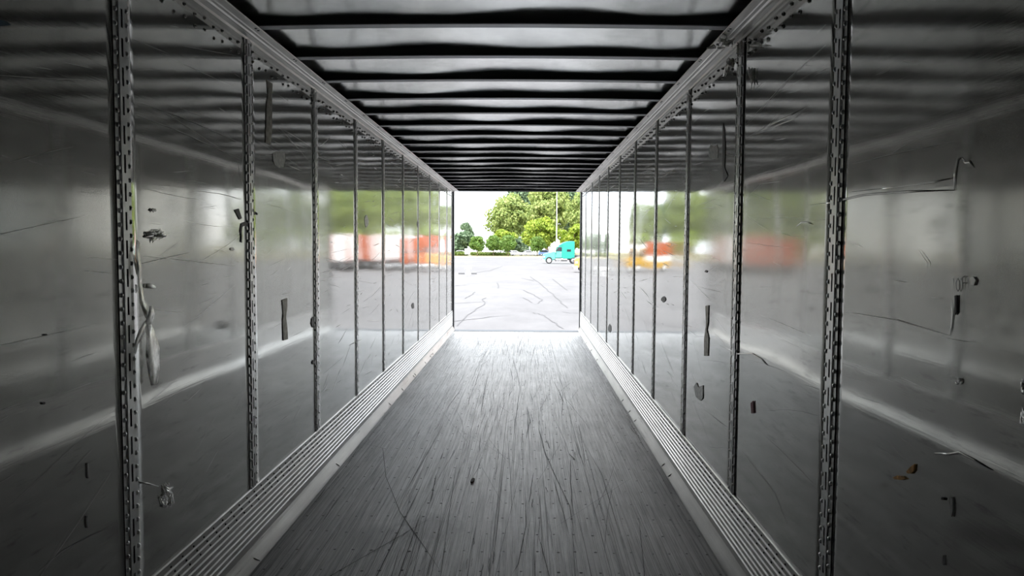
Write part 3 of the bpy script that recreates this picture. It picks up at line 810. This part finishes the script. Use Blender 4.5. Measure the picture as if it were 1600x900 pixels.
def tree_px(kind, name, cx, top, Y, rz, label, group=None, wx=1.0):
    p = at_y(cx, top, Y); return tree(kind, name, p.x, Y, p.z-GZ, rz, label, group, wx)
tree_px('big', 'broad_tree', 795, 305, 254, .4, 'tall broad pale green tree standing by open sky', wx=1.02)
tree_px('tall', 'dark_tree', 818, 284, 300, 1.1, 'very tall dark green tree behind the broad pale one')
tree_px('big', 'broad_tree', 856, 290, 276, 2.2, 'tall broad yellowish tree behind the street light pole', wx=.9)
tree_px('tall', 'dark_tree', 886, 286, 302, 3.0, 'very tall dark green tree above the turquoise truck', wx=.9)
tree_px('big', 'broad_tree', 912, 300, 256, 3.9, 'tall pale green tree beside the rear door post', wx=.75)
tree_px('bright', 'spreading_tree', 844, 342, 226, .3, 'spreading yellow green tree behind the round trees', wx=.98)
tree_px('bright', 'spreading_tree', 898, 352, 240, 1.7, 'spreading yellow green tree behind the turquoise truck')
tree_px('bright', 'spreading_tree', 784, 360, 238, 2.5, 'low yellow green tree at the foot of the broad pale tree', wx=1.05)
for k, (cx, top, lb) in enumerate([(745.5, 370, 'clipped round tree beside the white signboard'), (771, 369, 'clipped round tree, second from the white signboard'), (794.5, 369, 'clipped round tree, third from the white signboard'), (840, 371, 'clipped round tree beside the parked pale cars and truck')]):
    tree_px('round', 'round_tree', cx, top, 193+6*(k % 2), k*1.3, lb, 'clipped round trees along the verge', wx=.95)
tree_px('tall', 'distant_tree', 728, 347, 300, .8, 'small distant tree with open crown against the sky', wx=.85)
tree_px('bush', 'dark_bush', 719, 364, 250, .2, 'dark rounded bush under the distant open tree', wx=1.1)
# belts of trees to either side of the gap, seen in the polished walls
rn = random.Random(4)
for row in range(4):
    for k in range(5):
        kd = 'tall' if row == 2 else 'big'
        tree(kd, 'belt_tree', 20.5+(0, 5.4, 3.0, 8.2)[row]+k*10.8+rn.uniform(-.3, .3), 174+row*15, rn.uniform(15.5, 17)+row*1.8, rn.uniform(0, 6), 'tree of the belt beyond the orange trucks', 'tree belt beyond the orange trucks', wx=.66 if row < 2 else .57)
for row in range(3):
    for k in range(4):
        kd = 'tall' if row == 1 else 'big'
        tree(kd, 'belt_tree', -26.5-(0, 5.4, 2.7)[row]-k*10.8+rn.uniform(-.3, .3), 176+row*16, (12.5 if k == 0 else rn.uniform(14.5, 16.5))+row*1.5, rn.uniform(0, 6), 'tree of the belt beyond the yellow and orange truck', 'tree belt beyond the yellow truck', wx=.70 if row < 2 else .62)
for k in range(6):
    tree('bright', 'belt_shrub', 17.5+k*9.2, 162, 6.6+rn.uniform(-.4, .4), rn.uniform(0, 6), 'low spreading tree in front of the belt beyond the orange trucks', 'low trees before the belt beyond the orange trucks', wx=.92)
for k in range(5):
    tree('bright', 'belt_shrub', -23-k*9.2, 163, 6.2+rn.uniform(-.4, .4), rn.uniform(0, 6), 'low spreading tree in front of the belt beyond the yellow truck', 'low trees before the belt beyond the yellow truck', wx=.92)
MB().box(13.5, 120, 156, 177.9, GZ-.1, GZ+.14).build('trim_10', 'dry_grass', kind='structure', label='grass strip under the belt beyond the orange trucks', cat='verge')
MB().box(-120, -18.5, 156, 177.9, GZ-.1, GZ+.14).build('trim_11', 'dry_grass', kind='structure', label='grass strip under the belt beyond the yellow truck', cat='verge')
tree_px('bush', 'dark_bush', 813, 372, 243, 1.2, 'dark bush between the broad pale tree and the spreading tree', wx=1.0)
# hedge
p = at_y(712, 396, 196)
hb = MB(); hv = empty('clipped_hedge', (p.x, 196, GZ+.1), label='low clipped green hedge beside the white signboard', cat='hedge')
link('foliage', leaf_mesh('foliage', [(-1+i*.55, j*.5, .6, .5, .5, .55) for i in range(8) for j in range(2)], 3500, .12, 'leaf_hedge'), hv)
MB().box(-1.2, 3.0, -.1, .6, 0, .75).build('stems', 'bark', hv)
p = at_y(767, 396, 201)
hv = empty('clipped_hedge', (p.x, 201, GZ+.1), label='low clipped green hedge behind the round trees', cat='hedge')
link('foliage', leaf_mesh('foliage', [(-5+i*.7, 0, .5, .6, .5, .5) for i in range(15)], 3500, .13, 'leaf_hedge'), hv)
MB().box(-5.2, 5.0, -.15, .3, 0, .6).build('stems', 'bark', hv)

# signboard
p = at_y(729.5, 395, 190)
sg = empty('signboard', (p.x, 190, GZ+.1), label='white signboard on dark legs beside the clipped hedge', cat='sign')
MB().box(-.58, .58, -.05, .05, .55, 2.0).build('board', 'white_paint', sg)
for q in (-.4, .0, .4): MB().box(q-.05, q+.05, -.05, .05, 0, .56).build('leg', 'chassis_dark', sg)

# street light
p = at_y(869.5, 384, 160)
lp = empty('street_light', (p.x, 160, GZ), label='tall pale street light pole behind the turquoise truck', cat='street light')
MB().cyl((0, 0, 0), (0, 0, .6), .32, .30, 12).build('base', 'kerb_concrete', lp)
MB().cyl((0, 0, .6), (0, 0, 16), .13, .08, 12).build('pole', 'pole_grey', lp)
for q in (-1, 1):
    a = MB().tube([(0, 0, 15.7), (q*.6, 0, 16.0), (q*1.2, 0, 16.0)], .05, 8).build('arm', 'pole_grey', lp)
    MB().box(min(q*1.1, q*1.9), max(q*1.1, q*1.9), -.2, .2, 15.9, 16.08).build('lamp_head', 'pole_grey', a)

# ---- vehicles. local +x is forward, y is across, z up, origin on the ground
def wheel(parent, x, y, r, wd, hub='chrome', name='wheel'):
    n = 20; mb = MB(); rg = lambda rr, yy: [(x+rr*math.cos(2*math.pi*k/n), yy, r+rr*math.sin(2*math.pi*k/n)) for k in range(n)]
    h = wd/2
    mb.loft([rg(r*.6, y-h), rg(r*.93, y-h), rg(r, y-h*.7), rg(r, y+h*.7), rg(r*.93, y+h), rg(r*.6, y+h)])
    o = mb.build(name, 'rubber', parent)
    for sg in ((-1, 1) if abs(wd) > .5 else (1 if y > 0 else -1,)):
        MB().loft([rg(r*.62, y+sg*(h-.02)), rg(r*.62, y+sg*(h+.01)), rg(r*.3, y+sg*(h+.03))]).build('hub', hub, o)
    return o
def tractor(loc, rz, paint, paint2, label, cat='truck'):
    t = empty('truck_tractor', loc, rz, label=label, cat=cat)
    W = 1.18
    MB().box(-3.6, 2.3, -.45, .45, .62, .92).build('chassis', 'chassis_dark', t)
    # hood, narrowing to the nose
    def sec(x, hw, z0, z1, rnd=.12):
        return [(x, -hw, z0), (x, hw, z0), (x, hw, z1-rnd), (x, hw-rnd*1.4, z1), (x, -hw+rnd*1.4, z1), (x, -hw, z1-rnd)]
    MB().loft([sec(3.05, .70, .75, 1.42), sec(2.9, .82, .66, 1.60), sec(2.2, .92, .72, 1.78), sec(1.35, 1.0, .72, 1.98), sec(1.05, 1.04, .72, 2.05)]).build('hood', paint2, t)
    MB().box(3.03, 3.07, -.5, .5, .85, 1.4).build('grille', 'chassis_dark', t)
    MB().prism([(2.7, .38), (3.16, .36), (3.2, .50), (3.16, .70), (2.75, .74)], 'y', -1.16, 1.16).build('bumper', 'chrome', t)
    for sg in (-1, 1):
        # fender arch over the front wheel
        n = 10; pr = [(2.05+.66*math.cos(math.pi*k/n), .55+.66*math.sin(math.pi*k/n)) for k in range(n+1)] + [(2.05+.55*math.cos(math.pi*k/n), .55+.55*math.sin(math.pi*k/n)) for k in range(n, -1, -1)]
        MB().prism(pr, 'y', *sorted((sg*.80, sg*1.18))).build('fender', paint2, t)
        MB().box(2.72, 2.98, *sorted((sg*.72, sg*.95)), 1.0, 1.2).build('headlight', 'white_paint', t)
        wheel(t, 2.05, sg*1.02, .52, .30, 'white_paint')
        wheel(t, -1.9, sg*.92, .52, .55); wheel(t, -3.2, sg*.92, .52, .55)
    # cab and sleeper
    cabp = [(1.10, .95), (1.10, 2.02), (.62, 2.78), (.30, 2.86), (-.5, 2.9), (-.5, .95)]
    cab = MB().prism(cabp, 'y', -W*.97, W*.97).build('cab', paint, t); bevel(cab, .06)
    slp = [(-.15, .80), (-.15, 2.86), (.55, 2.84), (.35, 3.10), (-.15, 3.42), (-.75, 3.62), (-1.35, 3.70), (-1.95, 3.68), (-2.1, 3.58), (-2.12, .80)]
    sl = MB().prism(slp, 'y', -W, W).build('sleeper', paint, t); bevel(sl, .10)
    MB().add([(1.075, -.95, 2.08), (1.075, .95, 2.08), (.66, .92, 2.74), (.66, -.92, 2.74), (1.105, -.95, 2.09), (1.105, .95, 2.09), (.69, .92, 2.755), (.69, -.92, 2.755)],
             [(0, 1, 2, 3), (4, 5, 6, 7), (0, 1, 5, 4), (1, 2, 6, 5), (2, 3, 7, 6), (3, 0, 4, 7)]).build('windshield', 'glass_dark', t)
    MB().prism([(.60, 2.84), (1.02, 2.76), (1.06, 2.80), (.62, 2.94)], 'y', -1.05, 1.05).build('visor', paint, t)
    for sg in (-1, 1):
        o = MB().prism([(.98, 2.05), (.58, 2.70), (.0, 2.70), (.0, 2.05)], 'y', *sorted((sg*W*.95, sg*(W+.012)))).build('side_window', 'glass_dark', t)
        d = MB().prism([(1.02, 1.0), (1.02, 2.0), (.0, 2.0), (.0, 1.0)], 'y', *sorted((sg*W*.95, sg*(W+.010)))).build('door', paint2, t)
        MB().box(.05, .22, *sorted((sg*W, sg*(W+.05))), 1.75, 1.82).build('door_handle', 'chrome', d)
        MB().box(-1.5, -.85, *sorted((sg*W*.95, sg*(W+.02))), 1.98, 2.34).build('sleeper_window', 'glass_dark', t)
        MB().box(.98, 1.16, *sorted((sg*(W+.10), sg*(W+.34))), 1.85, 2.6).build('mirror', 'chrome', t)
        MB().tube([(1.0, sg*W, 2.5), (1.06, sg*(W+.2), 2.5)], .025, 6).build('mirror_arm', 'chassis_dark', t)
        MB().cyl((1.0, sg*.86, .70), (-.9, sg*.86, .70), .30, .30, 14).build('fuel_tank', 'chrome', t)
        MB().box(.1, .9, *sorted((sg*1.0, sg*1.2)), .42, .50).build('step', 'chrome', t)
    MB().cyl((-3.0, 0, .92), (-2.2, 0, .98), .5, .5, 16).build('coupling', 'chassis_dark', t)
    return t
# turquoise tractor, nose towards -X
p = on_level(848.5, 411, GZ)
TY = 122
p = at_y(848.5, 410, TY)
tt = tractor((p.x+3.0, TY, GZ), math.pi, 'teal_paint', 'teal_light', 'turquoise semi truck tractor with tall sleeper cab parked on the lot')
# orange tractor whose nose enters the view
OY = 82
p = at_y(895, 420, OY)
ot = tractor((p.x+3.2, OY, GZ), math.pi, 'orange_paint', 'orange_overexposed', 'orange semi truck tractor with nose coloured as overexposed orange poking past the door post')

def trailer(loc, rz, paint, label, group, L=14.0):
    t = empty('box_trailer', loc, rz, label=label, cat='trailer', group=group)
    MB().box(-L/2, L/2, -1.25, 1.25, 1.12, 4.1).build('box', paint, t)
    for sg in (-1, 1):
        d = MB().box(-L/2-.06, -L/2, *sorted((sg*.01, sg*1.19)), 1.2, 4.0).build('rear_door', paint, t)
        MB().cyl((-L/2-.09, sg*.35, 1.15), (-L/2-.09, sg*.35, 4.02), .03, .03, 8).build('lock_rod', 'chrome', d)
        MB().box(-L/2-.07, -L/2, *sorted((sg*1.19, sg*1.26)), 1.05, 4.12).build('frame_post', paint, t)
        for x in (-L/2+1.2, -L/2+2.5): wheel(t, x, sg*.92, .51, .55)
        MB().box(L/2-3.0, L/2-2.8, *sorted((sg*.75, sg*.9)), .05, 1.15).build('landing_leg', 'chassis_dark', t)
    MB().box(-L/2-.06, L/2, -.5, .5, .85, 1.12).build('chassis', 'chassis_dark', t)
    MB().box(-L/2-.08, -L/2+.1, -1.2, 1.2, .5, .62).build('bumper_bar', 'chassis_dark', t)
    return t
TG = 'parked trailers outside beyond the orange tractor'
trailer((12.9, 92.0, GZ), math.pi/2, 'white_paint', 'white box trailer parked next behind the orange tractor', TG)
for x, pnt, lb in ((15.5, 'orange_paint', 'orange box trailer between the two white trailers'), (18.1, 'white_paint', 'white box trailer between two orange trailers'),
                   (20.7, 'orange_paint', 'orange box trailer past the white ones, first of the orange run'), (23.4, 'orange_paint', 'orange box trailer ending the parked row')):
    trailer((x, 91.0, GZ), math.pi/2, pnt, lb, TG)
trailer((9.6, 99.0, GZ), math.pi/2-.02, 'orange_paint', 'orange box trailer directly behind the orange tractor', TG)

# yellow truck with orange box to the left of the view, seen in the right wall
bt = empty('box_truck', (-12.1, 84, GZ), 0, label='yellow cab truck with orange box parked outside beside the lot', cat='truck')
bt.scale = (1.2, 1.05, 1.05)
MB().box(-2.2, 2.4, -.4, .4, .55, .8).build('chassis', 'chassis_dark', bt)
MB().box(-2.2, .75, -1.15, 1.15, 1.75, 3.25).build('box', 'orange_paint', bt)
MB().box(-2.2, .75, -1.12, 1.12, 1.15, 1.75).build('box_band', 'white_paint', bt)
MB().box(-2.2, .75, -1.15, 1.15, .45, 1.15).build('skirt', 'yellow_paint', bt)
cbp = [(.85, .5), (2.75, .5), (2.8, 1.25), (2.2, 1.62), (1.8, 2.5), (.85, 2.6)]
bevel(MB().prism(cbp, 'y', -1.05, 1.05).build('cab', 'yellow_paint', bt), .06)
MB().prism([(.85, 2.58), (1.85, 2.5), (1.6, 2.95), (.85, 3.05)], 'y', -1.05, 1.05).build('roof_fairing', 'white_paint', bt)
for sg in (-1, 1):
    MB().prism([(1.0, 1.65), (2.1, 1.65), (1.75, 2.35), (1.0, 2.35)], 'y', *sorted((sg*1.0, sg*1.062))).build('side_window', 'glass_dark', bt)
    wheel(bt, 2.0, sg*.95, .42, .3, 'white_paint'); wheel(bt, -1.3, sg*.9, .42, .5, 'white_paint')
MB().box(2.72, 2.86, -1.05, 1.05, .4, .62).build('bumper', 'chrome', bt)

# ---- parked cars behind the verge
def car(loc, rz, paint, label, suv=False):
    t = empty('parked_car', loc, rz, label=label, cat='car', group='cars parked behind the round trees')
    h = 1.75 if suv else 1.45
    lo = [(-2.2, .35), (-2.25, .8), (-2.1, 1.0), (1.0, 1.02), (2.05, .85), (2.25, .65), (2.2, .35)]
    bevel(MB().prism(lo, 'y', -.9, .9).build('body', paint, t), .06)
    ca = [(-2.0, 1.0), (-1.75 if suv else -1.3, h), (.1, h), (1.0, 1.02)]
    bevel(MB().prism(ca, 'y', -.78, .78).build('roof', paint, t), .06)
    for sg in (-1, 1):
        MB().prism([(-1.7, 1.04), (-1.5 if suv else -1.15, h-.1), (.05, h-.1), (.75, 1.04)], 'y', *sorted((sg*.7, sg*.795))).build('side_window', 'glass_dark', t)
        for x in (-1.35, 1.4): wheel(t, x, sg*.82, .33, .22)
    return t
for k, (cx, pnt, lb, sv, rz) in enumerate([(722, 'car_silver', 'silver parked car beyond the clipped hedge', False, 0), (806, 'car_white', 'white parked car beside the spreading tree', False, 0), (822, 'car_dark', 'dark parked car between two white ones', True, math.pi),
                                 (829, 'car_white', 'white parked car half behind a round tree', False, 0), (853, 'car_blue', 'blue parked car near the turquoise truck nose', True, 0), (783, 'car_silver', 'silver parked car between round trees', False, math.pi), (795, 'car_white', 'white parked van like car beside a round tree trunk', True, .3)]):
    p = at_y(cx, 390, 212+3.0*(k % 3)); car((p.x, p.y, GZ), rz, pnt, lb, sv)

# ---- white concrete post and dark wheel stops on the lot
p = on_level(731.5, 430.5, GZ)
MB().loft([[(p.x+a*hw, p.y+b*hw*.8, GZ+z) for a, b in ((-1, -1), (1, -1), (1, 1), (-1, 1))] for z, hw in ((-.02, .20), (.52, .19), (.62, .36), (.80, .34), (.92, .16))]).build('concrete_post', 'white_paint', label='white concrete post with wide head standing on the pavement', cat='post')
for a, b, lb in ((716.5, 726, 'dark wheel stop between the white post and the door post'), (736.5, 745, 'dark wheel stop on the lot side of the white post')):
    q0 = on_level(a, 428.5, GZ); q1 = on_level(b, 428.5, GZ)
    MB().prism([(q0.y-.1, GZ-.01), (q0.y+.1, GZ-.01), (q0.y+.06, GZ+.14), (q0.y-.06, GZ+.14)], 'x', q0.x, q1.x).build('wheel_stop', 'chassis_dark', label=lb, cat='wheel stop')
